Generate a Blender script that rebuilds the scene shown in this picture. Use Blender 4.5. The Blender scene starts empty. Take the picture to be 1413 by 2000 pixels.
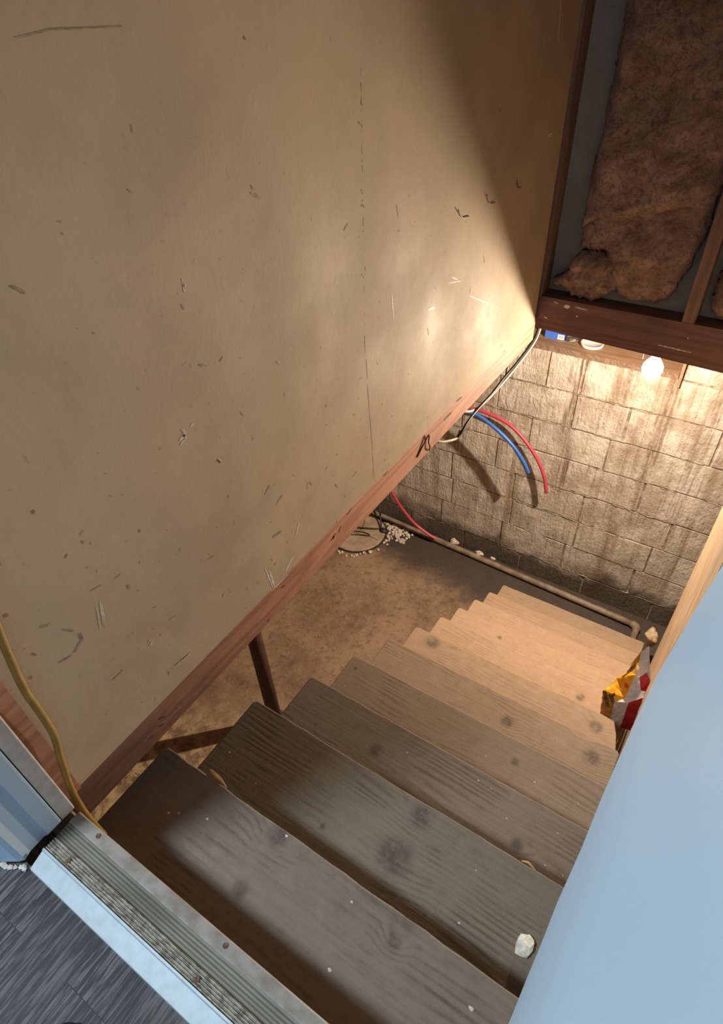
import bpy, bmesh, math, random
from mathutils import Vector, Matrix, noise
random.seed(7)
S = bpy.context.scene
COL = S.collection

# ------------------------------------------------------------------ camera
CAM = Vector((0.8084, -0.0898, 1.0981))
cam_data = bpy.data.cameras.new('camera')
cam = bpy.data.objects.new('camera', cam_data)
COL.objects.link(cam)
cr = Vector((0.8378, 0.5442, -0.0430)); cu = Vector((-0.3328, 0.5716, 0.7500)); cf = Vector((-0.4328, 0.6140, -0.6601))
cam.matrix_world = Matrix(((cr.x, cu.x, -cf.x, CAM.x), (cr.y, cu.y, -cf.y, CAM.y), (cr.z, cu.z, -cf.z, CAM.z), (0, 0, 0, 1)))
cam_data.sensor_fit = 'HORIZONTAL'; cam_data.sensor_width = 36.0
cam_data.lens = 1197.25 * 36.0 / 1413.0
cam_data.clip_start = 0.001; cam_data.clip_end = 100
S.camera = cam

# ------------------------------------------------------------------ light and exposure
S.view_settings.view_transform = 'Standard'; S.view_settings.look = 'None'
S.view_settings.gamma = 1.0; S.view_settings.exposure = 0.0
S.view_settings.use_curve_mapping = False
BULB = Vector((0.516, 2.520, -0.212))
BULB_POWER = 172.0        # lamp strength in the stairwell
DAY = 1.15              # cool daylight of the kitchen
CEIL = 90.0             # kitchen ceiling lamp
w = bpy.data.worlds.new('world'); S.world = w; w.use_nodes = True
w.node_tree.nodes['Background'].inputs[0].default_value = (0.50, 0.72, 1.0, 1)
w.node_tree.nodes['Background'].inputs[1].default_value = DAY

def lamp(name, kind, loc, power, color, size, rot=None):
    d = bpy.data.lights.new(name, kind); d.energy = power; d.color = color
    if kind == 'AREA':
        d.shape = 'DISK'; d.size = size
    else:
        d.shadow_soft_size = size
    o = bpy.data.objects.new(name, d); COL.objects.link(o); o.location = loc
    if rot: o.rotation_euler = rot
    return o
kl = lamp('kitchen_ceiling_light', 'AREA', (-0.30, -0.85, 2.36), CEIL, (0.80, 0.93, 1.0), 0.34)
# basement lamp: softened (linear) falloff
bl = lamp('basement_bulb_light', 'POINT', BULB, 1.0, (1.0, 0.815, 0.61), 0.014)
bl.data.use_nodes = True
nt = bl.data.node_tree
em = nt.nodes['Emission']; fo = nt.nodes.new('ShaderNodeLightFalloff')
fo.inputs['Strength'].default_value = BULB_POWER; fo.inputs['Smooth'].default_value = 0.0
nt.links.new(fo.outputs['Linear'], em.inputs['Strength'])

# ------------------------------------------------------------------ materials
class NT:
    """small wrapper round one material's node tree"""
    def __init__(s, name):
        s.m = bpy.data.materials.new(name); s.m.use_nodes = True
        s.t = s.m.node_tree; s.b = s.t.nodes['Principled BSDF']
    def n(s, typ, **kw):
        q = s.t.nodes.new(typ)
        for k, v in kw.items():
            setattr(q, k, v)
        return q
    def l(s, a, b): s.t.links.new(a, b)
    def put(s, sock, v):
        if hasattr(v, 'is_linked'): s.l(v, sock)
        elif isinstance(v, tuple) and len(v) == 3 and sock.type == 'RGBA': sock.default_value = (*v, 1)
        else: sock.default_value = v
    def math(s, op, a, b=0.0, c=0.0, clamp=False):
        q = s.n('ShaderNodeMath', operation=op, use_clamp=clamp)
        s.put(q.inputs[0], a); s.put(q.inputs[1], b); s.put(q.inputs[2], c)
        return q.outputs[0]
    def pos(s, obj=False, scale=(1, 1, 1), loc=(0, 0, 0)):
        if obj: src = s.n('ShaderNodeTexCoord').outputs['Object']
        else: src = s.n('ShaderNodeNewGeometry').outputs['Position']
        q = s.n('ShaderNodeMapping'); s.l(src, q.inputs['Vector'])
        q.inputs['Scale'].default_value = scale; q.inputs['Location'].default_value = loc
        return q.outputs[0]
    def noise(s, vec, scale, detail=4.0, rough=0.55, dist=0.0):
        q = s.n('ShaderNodeTexNoise'); s.l(vec, q.inputs['Vector'])
        q.inputs['Scale'].default_value = scale; q.inputs['Detail'].default_value = detail
        q.inputs['Roughness'].default_value = rough; q.inputs['Distortion'].default_value = dist
        return q.outputs['Fac']
    def step(s, v, lo, hi, a=0.0, b=1.0):
        q = s.n('ShaderNodeMapRange', interpolation_type='SMOOTHSTEP'); s.put(q.inputs['Value'], v)
        q.inputs['From Min'].default_value = lo; q.inputs['From Max'].default_value = hi
        q.inputs['To Min'].default_value = a; q.inputs['To Max'].default_value = b
        return q.outputs[0]
    def mix(s, f, a, b):
        q = s.n('ShaderNodeMix', data_type='RGBA'); s.put(q.inputs[0], f); s.put(q.inputs[6], a); s.put(q.inputs[7], b)
        return q.outputs[2]
    def color(s, c): s.put(s.b.inputs['Base Color'], c)
    def rough(s, v): s.put(s.b.inputs['Roughness'], v)
    def bump(s, h, strength=0.4, dist=0.004):
        q = s.n('ShaderNodeBump'); q.inputs['Strength'].default_value = strength; q.inputs['Distance'].default_value = dist
        s.l(h, q.inputs['Height']); s.l(q.outputs[0], s.b.inputs['Normal'])
    def sep(s, vec):
        q = s.n('ShaderNodeSeparateXYZ'); s.l(vec, q.inputs[0]); return q.outputs

def simple(name, c1, c2=None, scale=20, rough=0.6, bump=0.15, metal=0.0, stretch=(1, 1, 1), dist=0.002, detail=4, obj=False, spec=0.5):
    g = NT(name)
    v = g.pos(obj=obj, scale=stretch)
    f = g.noise(v, scale, detail)
    c2 = c2 or tuple(x * 0.8 for x in c1)
    g.color(g.mix(g.step(f, 0.35, 0.68), c1, c2)); g.rough(rough)
    g.b.inputs['Metallic'].default_value = metal
    g.b.inputs['Specular IOR Level'].default_value = spec
    if bump: g.bump(f, bump, dist)
    return g.m

def wall_paint():
    g = NT('tan_wall_paint'); p = g.pos()
    n1 = g.noise(p, 3.0, 5, 0.6); n2 = g.noise(p, 26, 4, 0.6); n3 = g.noise(g.pos(scale=(1, 9, 0.8)), 4, 3)
    c = g.mix(g.step(n1, 0.32, 0.7), (0.425, 0.335, 0.232), (0.355, 0.282, 0.198))
    c = g.mix(g.math('MULTIPLY', g.step(n3, 0.5, 0.75), 0.18), c, (0.36, 0.27, 0.17))
    z = g.sep(p)[2]
    # hand and shoe grime along the bottom of the board
    gr = g.math('MULTIPLY', g.step(z, 0.55, -0.05), g.step(g.noise(p, 9, 6, 0.65), 0.42, 0.72))
    c = g.mix(g.math('MULTIPLY', gr, 0.40), c, (0.27, 0.20, 0.14))
    pk = g.math('MULTIPLY', g.step(g.noise(p, 5, 3), 0.58, 0.75), 0.25)
    c = g.mix(pk, c, (0.50, 0.34, 0.25))
    sp = g.math('MULTIPLY', g.step(g.noise(p, 62, 2, 0.4), 0.71, 0.77), g.step(z, 1.1, -0.1, 0.15, 0.9))
    c = g.mix(sp, c, (0.20, 0.13, 0.08))
    c = g.mix(g.math('MULTIPLY', g.step(n2, 0.6, 0.8), 0.18), c, (0.60, 0.50, 0.38))
    g.color(c); g.rough(g.step(n1, 0.3, 0.7, 0.58, 0.72)); g.b.inputs['Specular IOR Level'].default_value = 0.18
    g.bump(g.math('ADD', n2, g.math('MULTIPLY', g.noise(p, 120, 3), 0.5)), 0.16, 0.002)
    return g.m

def wood(name, dark, light, axis=0, freq=34.0, rough=0.7, bump=0.35, warp=2.2, obj=False):
    g = NT(name)
    src = g.pos(obj=obj)
    x, y, z = g.sep(src)
    along = (x, y, z)[axis]
    cr1 = (y, z, x)[axis]; cr2 = (z, x, y)[axis]
    st = [9, 9, 9]; st[axis] = 0.9
    wv = g.noise(g.pos(obj=obj, scale=tuple(st)), 1.0, 3)
    fine = [60, 60, 60]; fine[axis] = 3.0
    fi = g.noise(g.pos(obj=obj, scale=tuple(fine)), 1.6, 4)
    ph = g.math('ADD', g.math('MULTIPLY', g.math('ADD', cr1, cr2), freq), g.math('MULTIPLY', wv, warp * 3))
    ring = g.math('MULTIPLY_ADD', g.math('SINE', g.math('MULTIPLY', ph, 6.283)), 0.5, 0.5)
    f = g.math('ADD', g.math('MULTIPLY', ring, 0.45), g.math('MULTIPLY', fi, 0.65))
    big = g.noise(g.pos(obj=obj, scale=(2.5, 2.5, 2.5)), 2.0, 4)
    c = g.mix(g.step(f, 0.15, 0.95), dark, light)
    c = g.mix(g.math('MULTIPLY', g.step(big, 0.45, 0.75), 0.5), c, tuple(q * 0.72 for q in dark))
    g.color(c); g.rough(rough); g.bump(f, bump, 0.0015)
    return g.m

KN = [(0.353,0.205,-0.19,0.035),(0.353,0.089,-0.19,0.025),(0.640,0.174,-0.19,0.020),(0.533,0.350,-0.38,0.060),(0.544,0.460,-0.38,0.040),(0.361,0.315,-0.38,0.010),(0.313,0.618,-0.57,0.030),(0.747,0.594,-0.57,0.025),(0.117,0.593,-0.57,0.008),(0.643,0.895,-0.76,0.020),(0.031,0.922,-0.76,0.010),(0.542,1.119,-0.95,0.035),(0.089,1.417,-1.14,0.050),(0.839,1.145,-0.95,0.045),(0.820,1.392,-1.14,0.040),(0.601,0.790,-0.76,0.010),(0.72,1.62,-1.33,0.03),(0.25,1.88,-1.52,0.02)]
def tread_wood():
    """weathered plank: wavy ring lines that bend round knots, dust and dirt; each tread's 'wear' property sets its blend from dark to tan"""
    g = NT('weathered_tread_wood'); p = g.pos()
    x, y, z = g.sep(p)
    K = None; D = None
    for (kx, ky, kz, r) in KN:
        d = g.n('ShaderNodeVectorMath', operation='DISTANCE'); g.l(p, d.inputs[0]); d.inputs[1].default_value = (kx, ky, kz)
        wide = g.step(d.outputs['Value'], r * 2.2, 0.0); core = g.step(d.outputs['Value'], r * 0.95, r * 0.25)
        K = wide if K is None else g.math('MAXIMUM', K, wide)
        D = core if D is None else g.math('MAXIMUM', D, core)
    oi = g.n('ShaderNodeObjectInfo').outputs['Random']
    at = g.n('ShaderNodeAttribute', attribute_type='OBJECT', attribute_name='tan_mix').outputs['Fac']
    wv = g.noise(g.pos(scale=(1.1, 6.0, 5.0)), 1.0, 2, 0.5)
    ph = g.math('ADD', g.math('MULTIPLY', y, 62.0), g.math('MULTIPLY', wv, 9.0))
    ph = g.math('ADD', ph, g.math('MULTIPLY', K, 1.5)); ph = g.math('ADD', ph, g.math('MULTIPLY', oi, 31.0))
    ring = g.math('MULTIPLY_ADD', g.math('SINE', g.math('MULTIPLY', ph, 6.283)), 0.5, 0.5)
    ring = g.math('POWER', ring, 2.0)
    fi = g.noise(g.pos(scale=(4.0, 70, 70)), 1.5, 4, 0.6)
    patch = g.step(g.noise(p, 5.0, 5, 0.65), 0.36, 0.60)
    dirt = g.noise(p, 24, 8, 0.78)
    f = g.math('ADD', g.math('MULTIPLY', ring, g.step(patch, 0, 1, 0.42, 0.02)), g.math('MULTIPLY', fi, 0.85))
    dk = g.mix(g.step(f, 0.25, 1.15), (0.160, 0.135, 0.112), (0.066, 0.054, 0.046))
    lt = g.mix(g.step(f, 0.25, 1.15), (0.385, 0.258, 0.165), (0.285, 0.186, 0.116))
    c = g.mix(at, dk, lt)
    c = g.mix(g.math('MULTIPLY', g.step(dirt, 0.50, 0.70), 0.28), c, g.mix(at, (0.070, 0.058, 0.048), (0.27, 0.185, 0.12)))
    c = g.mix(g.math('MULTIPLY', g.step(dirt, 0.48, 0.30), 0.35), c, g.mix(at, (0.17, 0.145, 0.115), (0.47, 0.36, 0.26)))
    speck = g.step(g.noise(p, 95, 2, 0.4), 0.72, 0.78)
    c = g.mix(g.math('MULTIPLY', speck, 0.6), c, (0.10, 0.07, 0.05))
    kn = g.math('MULTIPLY', D, g.step(g.noise(p, 38, 5, 0.7), 0.30, 0.62, 0.25, 1.0))
    c = g.mix(g.math('MULTIPLY', kn, 0.72), c, (0.045, 0.037, 0.034))
    g.color(c); g.rough(g.step(dirt, 0.3, 0.7, 0.62, 0.85)); g.b.inputs['Specular IOR Level'].default_value = 0.3
    g.bump(g.math('ADD', g.math('MULTIPLY', f, -0.8), g.math('MULTIPLY', dirt, 0.6)), 0.35, 0.002)
    return g.m

def block_paint():
    g = NT('limewashed_block'); p = g.pos()
    x, y, z = g.sep(p)
    n1 = g.noise(p, 5.5, 5, 0.65); n2 = g.noise(p, 42, 5, 0.7)
    st = g.noise(g.pos(scale=(30, 1, 1.6)), 1.6, 4, 0.6); st2 = g.noise(g.pos(scale=(7, 1, 0.5)), 1.5, 3, 0.6)
    c = g.mix(g.step(n1, 0.35, 0.65), (0.60, 0.54, 0.47), (0.38, 0.315, 0.25))
    c = g.mix(g.math('MULTIPLY', g.step(st, 0.50, 0.72), 0.62), c, (0.20, 0.135, 0.085))
    c = g.mix(g.math('MULTIPLY', g.step(st2, 0.50, 0.68), 0.65), c, (0.23, 0.15, 0.09))
    c = g.mix(g.math('MULTIPLY', g.step(n2, 0.55, 0.75), 0.5), c, (0.56, 0.49, 0.41))
    c = g.mix(g.math('MULTIPLY', g.step(n2, 0.44, 0.28), 0.4), c, (0.17, 0.125, 0.09))
    # brown run marks below leaks
    for sx, w0, zl, am in ((0.10, 0.055, -1.9, 0.85), (0.585, 0.05, -1.7, 0.7), (0.36, 0.03, -1.2, 0.5), (0.80, 0.05, -2.0, 0.5), (-0.30, 0.03, -1.9, 0.4)):
        xx = g.math('ADD', x, g.math('MULTIPLY_ADD', g.noise(g.pos(scale=(1, 1, 1)), 7.0, 4, 0.6), 0.10, -0.05 - sx))
        col = g.math('MULTIPLY', g.step(g.math('ABSOLUTE', xx), w0, w0 * 0.4), g.step(g.noise(g.pos(scale=(34, 1, 2.2)), 1.7, 4, 0.6), 0.38, 0.60))
        col = g.math('MULTIPLY', col, g.step(z, zl, zl + 0.7))
        c = g.mix(g.math('MULTIPLY', col, am), c, (0.17, 0.105, 0.06))
    # rising damp: an irregular dark tide line above the floor
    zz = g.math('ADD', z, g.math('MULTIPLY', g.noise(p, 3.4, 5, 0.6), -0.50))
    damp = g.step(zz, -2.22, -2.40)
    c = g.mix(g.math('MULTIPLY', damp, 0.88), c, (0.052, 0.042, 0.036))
    g.color(c); g.rough(0.85); g.b.inputs['Specular IOR Level'].default_value = 0.2
    g.bump(g.math('ADD', n2, g.math('MULTIPLY', g.noise(g.pos(scale=(1, 1, 0.35)), 70, 4), 0.8)), 0.9, 0.010)
    return g.m

def concrete_floor():
    g = NT('stained_concrete'); p = g.pos()
    x, y, z = g.sep(p)
    n1 = g.noise(p, 2.2, 6, 0.65); n2 = g.noise(p, 26, 6, 0.7); n3 = g.noise(p, 70, 4, 0.6)
    c = g.mix(g.step(n1, 0.35, 0.66), (0.27, 0.175, 0.105), (0.15, 0.088, 0.052))
    c = g.mix(g.math('MULTIPLY', g.step(n2, 0.50, 0.66), 0.6), c, (0.085, 0.052, 0.032))
    c = g.mix(g.math('MULTIPLY', g.step(n3, 0.58, 0.72), 0.45), c, (0.48, 0.36, 0.25))
    # flaking rougher patch towards the front of the cellar
    fl = g.math('MULTIPLY', g.step(g.math('ADD', y, g.math('MULTIPLY', n1, 0.8)), 1.75, 1.0), g.step(g.noise(p, 13, 6, 0.75), 0.42, 0.60))
    c = g.mix(g.math('MULTIPLY', fl, 0.75), c, (0.58, 0.42, 0.23))
    fl2 = g.math('MULTIPLY', g.step(g.math('ADD', y, g.math('MULTIPLY', n1, 0.8)), 1.75, 1.0), g.step(g.noise(p, 16, 6, 0.75), 0.55, 0.66))
    c = g.mix(g.math('MULTIPLY', fl2, 0.85), c, (0.06, 0.035, 0.02))
    # wet dark band along the foot of the block wall and at the drain
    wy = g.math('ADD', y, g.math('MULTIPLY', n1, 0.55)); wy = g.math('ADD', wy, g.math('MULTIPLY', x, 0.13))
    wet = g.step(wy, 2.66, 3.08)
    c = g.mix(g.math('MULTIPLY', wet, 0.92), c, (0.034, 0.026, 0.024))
    g.color(c); g.rough(g.step(n2, 0.3, 0.7, 0.6, 0.9)); g.bump(g.math('ADD', n2, g.math('MULTIPLY', n3, 0.6)), 0.55, 0.006)
    return g.m

def laminate():
    g = NT('grey_laminate'); p = g.pos()
    br = g.n('ShaderNodeTexBrick'); mp = g.pos(scale=(1, 1, 1)); x, y, z = g.sep(p)
    cb = g.n('ShaderNodeCombineXYZ'); g.l(y, cb.inputs[0]); g.l(x, cb.inputs[1])
    vm = g.n('ShaderNodeVectorMath', operation='ADD'); g.l(cb.outputs[0], vm.inputs[0]); vm.inputs[1].default_value = (0.168, 0.061, 0)
    g.l(vm.outputs[0], br.inputs['Vector']); br.offset = 0.37
    br.inputs['Scale'].default_value = 1.0; br.inputs['Brick Width'].default_value = 0.62; br.inputs['Row Height'].default_value = 0.115
    br.inputs['Mortar Size'].default_value = 0.0006; br.inputs['Mortar Smooth'].default_value = 0.2
    br.inputs['Color1'].default_value = (0, 0, 0, 1); br.inputs['Color2'].default_value = (1, 1, 1, 1); br.inputs['Mortar'].default_value = (0.5, 0.5, 0.5, 1)
    tone = g.n('ShaderNodeSeparateColor'); g.l(br.outputs['Color'], tone.inputs[0])
    off = g.math('MULTIPLY', tone.outputs[0], 7.0)
    sh = g.n('ShaderNodeCombineXYZ'); g.l(g.math('ADD', x, off), sh.inputs[0]); g.l(y, sh.inputs[1])
    m1 = g.n('ShaderNodeMapping'); g.l(sh.outputs[0], m1.inputs['Vector']); m1.inputs['Scale'].default_value = (125, 9, 1)
    g1 = g.noise(m1.outputs[0], 1.5, 5, 0.65, 0.4)
    m2 = g.n('ShaderNodeMapping'); g.l(sh.outputs[0], m2.inputs['Vector']); m2.inputs['Scale'].default_value = (12, 3, 1)
    g2 = g.noise(m2.outputs[0], 1.5, 4, 0.6)
    c = g.mix(g.step(g1, 0.44, 0.62), (0.014, 0.0145, 0.016), (0.095, 0.091, 0.088))
    c = g.mix(g.math('MULTIPLY', g.step(g2, 0.4, 0.7), 0.5), c, (0.016, 0.016, 0.018))
    c = g.mix(g.math('MULTIPLY', tone.outputs[0], 0.22), c, (0.055, 0.051, 0.047))
    c = g.mix(br.outputs['Fac'], c, (0.01, 0.01, 0.01))
    g.color(c); g.rough(0.55); g.b.inputs['Specular IOR Level'].default_value = 0.2; g.bump(g1, 0.25, 0.0008)
    return g.m

def fibre():
    g = NT('pink_glass_fibre'); p = g.pos()
    sw = g.noise(p, 7, 6, 0.7, 1.6); n2 = g.noise(p, 22, 6, 0.75, 2.2); n3 = g.noise(p, 3.2, 4, 0.6, 0.6)
    c = g.mix(g.step(sw, 0.36, 0.64), (0.74, 0.52, 0.42), (0.46, 0.30, 0.235))
    c = g.mix(g.math('MULTIPLY', g.step(n2, 0.48, 0.66), 0.75), c, (0.19, 0.125, 0.10))
    c = g.mix(g.math('MULTIPLY', g.step(n3, 0.5, 0.7), 0.5), c, (0.30, 0.21, 0.17))
    c = g.mix(g.math('MULTIPLY', g.step(n2, 0.42, 0.28), 0.5), c, (0.80, 0.56, 0.42))
    g.color(c); g.rough(1.0); g.b.inputs['Specular IOR Level'].default_value = 0.05
    g.bump(g.math('ADD', g.math('ADD', sw, n2), g.math('MULTIPLY', g.noise(p, 90, 4, 0.7, 3.0), 0.7)), 1.0, 0.018)
    return g.m

M = {}
M['wall'] = wall_paint()
M['scuff'] = simple('dark_scuff', (0.19, 0.125, 0.08), (0.30, 0.225, 0.15), 90, 0.7, 0)
M['scrape'] = simple('pale_scrape', (0.56, 0.49, 0.40), (0.47, 0.37, 0.25), 60, 0.6, 0)
M['chalk'] = simple('white_paint_scrape', (0.62, 0.62, 0.62), (0.50, 0.46, 0.42), 70, 0.6, 0)
M['trim_plain'] = wood('reddish_trim_wood', (0.26, 0.115, 0.07), (0.40, 0.195, 0.12), axis=1, freq=26, rough=0.65)
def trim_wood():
    m = wood('grimy_shaded_trim_wood', (0.29, 0.125, 0.072), (0.45, 0.215, 0.13), axis=1, freq=26, rough=0.65)
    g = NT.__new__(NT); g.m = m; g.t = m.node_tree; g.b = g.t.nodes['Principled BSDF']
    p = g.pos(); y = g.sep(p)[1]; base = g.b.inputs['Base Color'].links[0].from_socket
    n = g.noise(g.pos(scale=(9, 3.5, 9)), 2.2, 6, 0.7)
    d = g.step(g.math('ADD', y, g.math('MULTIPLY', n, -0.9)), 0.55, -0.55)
    g.color(g.mix(g.math('MULTIPLY', d, 0.85), base, (0.050, 0.030, 0.026)))  # blotchy grime, plus lamp falloff darkening put into the colour near the door
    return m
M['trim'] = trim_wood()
M['gouge'] = simple('dark_gouge', (0.055, 0.025, 0.018), None, 60, 0.8, 0)
M['beam'] = wood('dark_red_beam_wood', (0.105, 0.050, 0.040), (0.155, 0.080, 0.064), axis=0, freq=20, rough=0.6)
M['stud'] = wood('brown_stud_wood', (0.14, 0.080, 0.058), (0.22, 0.132, 0.096), axis=2, freq=24, rough=0.75)
M['sheath'] = simple('grey_green_sheathing', (0.26, 0.275, 0.235), (0.20, 0.21, 0.18), 5, 0.85, 0.1)
M['fibre'] = fibre()
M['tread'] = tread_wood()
M['stringer'] = wood('old_stringer_wood', (0.12, 0.075, 0.048), (0.22, 0.14, 0.09), axis=1, freq=22)
M['chip'] = simple('white_speck', (0.60, 0.58, 0.53), (0.45, 0.42, 0.38), 120, 0.8, 0)
M['block'] = block_paint()
M['mortar'] = simple('old_mortar', (0.17, 0.12, 0.08), (0.36, 0.29, 0.22), 34, 0.9, 0.5, dist=0.004)
M['plain'] = simple('cellar_plaster', (0.34, 0.26, 0.18), (0.26, 0.19, 0.13), 4, 0.9, 0.2)
M['concrete'] = concrete_floor()
M['laminate'] = laminate()
M['bluepaint'] = simple('blue_grey_gloss_paint', (0.325, 0.43, 0.515), (0.30, 0.40, 0.485), 5, 0.42, 0.06, dist=0.001)
M['greypaint'] = simple('worn_grey_paint', (0.36, 0.36, 0.345), (0.30, 0.285, 0.26), 30, 0.6, 0.15, dist=0.001)
M['upper'] = simple('upper_wall_paint', (0.46, 0.37, 0.25), None, 3, 0.7, 0.05)
M['alu'] = simple('scratched_aluminium', (0.32, 0.37, 0.41), (0.285, 0.325, 0.355), 60, 0.42, 0.1, metal=0.2, dist=0.0006)
M['worn'] = simple('worn_cream_paint', (0.27, 0.25, 0.20), (0.085, 0.070, 0.042), 130, 0.7, 0.35, dist=0.001, stretch=(0.8, 1, 1), detail=6)
M['wornwhite'] = simple('worn_white_paint', (0.22, 0.205, 0.185), (0.15, 0.125, 0.10), 34, 0.65, 0.2, dist=0.001, detail=6)
M['greenwood'] = wood('greenish_weathered_wood', (0.055, 0.050, 0.034), (0.20, 0.19, 0.15), axis=0, freq=190, rough=0.75, warp=1.2)
M['rust'] = simple('rusty_screw', (0.13, 0.06, 0.035), (0.07, 0.045, 0.035), 300, 0.7, 0.2, metal=0.3)
M['yellow'] = simple('yellow_cord_jacket', (0.27, 0.17, 0.035), (0.21, 0.13, 0.03), 40, 0.5, 0.05)
M['blackw'] = simple('black_cable_jacket', (0.018, 0.016, 0.015), None, 40, 0.5, 0.05)
M['whitew'] = simple('dusty_white_cable_jacket', (0.46, 0.40, 0.33), (0.36, 0.30, 0.24), 40, 0.6, 0.05)
M['redpipe'] = simple('red_plastic_tube', (0.46, 0.045, 0.075), (0.42, 0.05, 0.075), 20, 0.4, 0.0)
M['bluepipe'] = simple('blue_plastic_tube', (0.028, 0.125, 0.48), (0.032, 0.12, 0.42), 20, 0.4, 0.0)
M['drain'] = simple('dusty_plastic_pipe', (0.24, 0.175, 0.125), (0.13, 0.092, 0.064), 14, 0.6, 0.1)
M['steel'] = simple('rusty_steel_post', (0.11, 0.045, 0.028), (0.05, 0.025, 0.018), 22, 0.7, 0.2)
M['stone'] = simple('pale_gravel', (0.58, 0.50, 0.42), (0.40, 0.33, 0.27), 40, 0.85, 0.2)
M['plaster'] = simple('white_plaster_crumb', (0.74, 0.72, 0.64), (0.55, 0.52, 0.46), 70, 0.9, 0.4)
M['lid'] = simple('concrete_lid', (0.36, 0.26, 0.18), (0.25, 0.175, 0.12), 12, 0.85, 0.3, dist=0.003)
M['crack'] = simple('crack_line', (0.035, 0.025, 0.02), None, 20, 0.9, 0)
M['ledge'] = wood('orange_ledge_wood', (0.22, 0.125, 0.07), (0.32, 0.20, 0.12), axis=0, freq=14, rough=0.7)
M['panel'] = wood('pale_grained_panel_wood', (0.40, 0.27, 0.165), (0.62, 0.46, 0.30), axis=2, freq=30, rough=0.6, warp=3.0)
M['board'] = wood('dark_floor_joist_wood', (0.12, 0.07, 0.045), (0.2, 0.13, 0.085), axis=0)
M['white'] = simple('white_plastic', (0.78, 0.77, 0.74), None, 20, 0.35, 0.0)
M['boxblue'] = simple('blue_carton', (0.045, 0.12, 0.50), (0.05, 0.13, 0.45), 20, 0.45, 0.0)
M['ink'] = simple('black_ink', (0.03, 0.03, 0.035), None, 20, 0.6, 0)
M['orange'] = simple('orange_plastic_film', (0.90, 0.42, 0.022), (0.82, 0.34, 0.018), 16, 0.28, 0.2, dist=0.003)
M['amber'] = simple('shaded_amber_film', (0.52, 0.24, 0.035), (0.40, 0.17, 0.03), 16, 0.3, 0.2, dist=0.003)
M['bagwhite'] = simple('white_plastic_film', (0.70, 0.64, 0.62), (0.58, 0.52, 0.52), 22, 0.25, 0.3, dist=0.004)
M['bagred'] = simple('red_plastic_film', (0.50, 0.020, 0.028), (0.40, 0.015, 0.022), 16, 0.3, 0.2, dist=0.003)
M['bagheart'] = simple('bright_red_print', (0.75, 0.06, 0.02), None, 16, 0.3, 0)
M['baggreen'] = simple('dark_green_print', (0.10, 0.16, 0.03), None, 16, 0.3, 0)
M['bagdark'] = simple('dark_brown_print', (0.11, 0.045, 0.02), None, 16, 0.3, 0)
M['foam'] = simple('tan_foam', (0.50, 0.38, 0.24), (0.36, 0.26, 0.16), 40, 0.95, 0.6, dist=0.006)
M['shoe'] = simple('black_leather', (0.006, 0.0065, 0.007), None, 60, 0.8, 0.2, spec=0.15)
M['wire'] = simple('dark_wire', (0.10, 0.07, 0.05), None, 60, 0.5, 0, metal=0.5)
M['brass'] = simple('grey_metal', (0.30, 0.28, 0.26), None, 60, 0.4, 0, metal=0.8)
M['porcelain'] = simple('dark_socket', (0.06, 0.05, 0.045), None, 60, 0.5, 0)
M['splinter'] = simple('raw_wood_splinter', (0.55, 0.34, 0.17), (0.45, 0.26, 0.12), 60, 0.7, 0)
g = NT('lit_bulb_glass'); g.color((1, 0.95, 0.85))
g.b.inputs['Emission Color'].default_value = (1.0, 0.86, 0.62, 1); g.b.inputs['Emission Strength'].default_value = 40.0
# frosted glass: glows, and lets the filament's light through
_o = [n for n in g.t.nodes if n.type == 'OUTPUT_MATERIAL'][0]; _m = g.n('ShaderNodeMixShader'); _t = g.n('ShaderNodeBsdfTransparent')
_m.inputs[0].default_value = 0.6; g.l(g.b.outputs[0], _m.inputs[1]); g.l(_t.outputs[0], _m.inputs[2]); g.l(_m.outputs[0], _o.inputs['Surface'])
M['glow'] = g.m

# ------------------------------------------------------------------ mesh helpers
def link(name, bm, mats, parent=None, smooth=False, loc=None):
    me = bpy.data.meshes.new(name); bm.normal_update(); bm.to_mesh(me); bm.free()
    for m in (mats if isinstance(mats, (list, tuple)) else [mats]): me.materials.append(M[m] if isinstance(m, str) else m)
    if smooth:
        for p in me.polygons: p.use_smooth = True
    o = bpy.data.objects.new(name, me); COL.objects.link(o)
    if parent: o.parent = parent
    if loc: o.location = loc
    return o
def tag(o, label=None, cat=None, group=None, kind=None):
    if label: o['label'] = label
    if cat: o['category'] = cat
    if group: o['group'] = group
    if kind: o['kind'] = kind
    return o
def empty(name, loc=(0, 0, 0)):
    o = bpy.data.objects.new(name, None); COL.objects.link(o); o.location = loc; o.empty_display_size = 0.05
    return o
def box(bm, lo, hi, mat=0):
    v = [bm.verts.new((x, y, z)) for x in (lo[0], hi[0]) for y in (lo[1], hi[1]) for z in (lo[2], hi[2])]
    fs = []
    for q in ((0, 1, 3, 2), (4, 6, 7, 5), (0, 4, 5, 1), (2, 3, 7, 6), (0, 2, 6, 4), (1, 5, 7, 3)):
        f = bm.faces.new([v[i] for i in q]); f.material_index = mat; fs.append(f)
    return v
def bevel(bm, w, seg=2, ang=0.5):
    es = [e for e in bm.edges if len(e.link_faces) == 2 and e.calc_face_angle(0) > ang]
    bmesh.ops.bevel(bm, geom=es, offset=w, segments=seg, profile=0.6, affect='EDGES')
def boxbm(lo, hi, bv=0.0, seg=2):
    bm = bmesh.new(); box(bm, lo, hi)
    if bv: bevel(bm, bv, seg)
    bmesh.ops.recalc_face_normals(bm, faces=bm.faces); return bm
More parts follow.
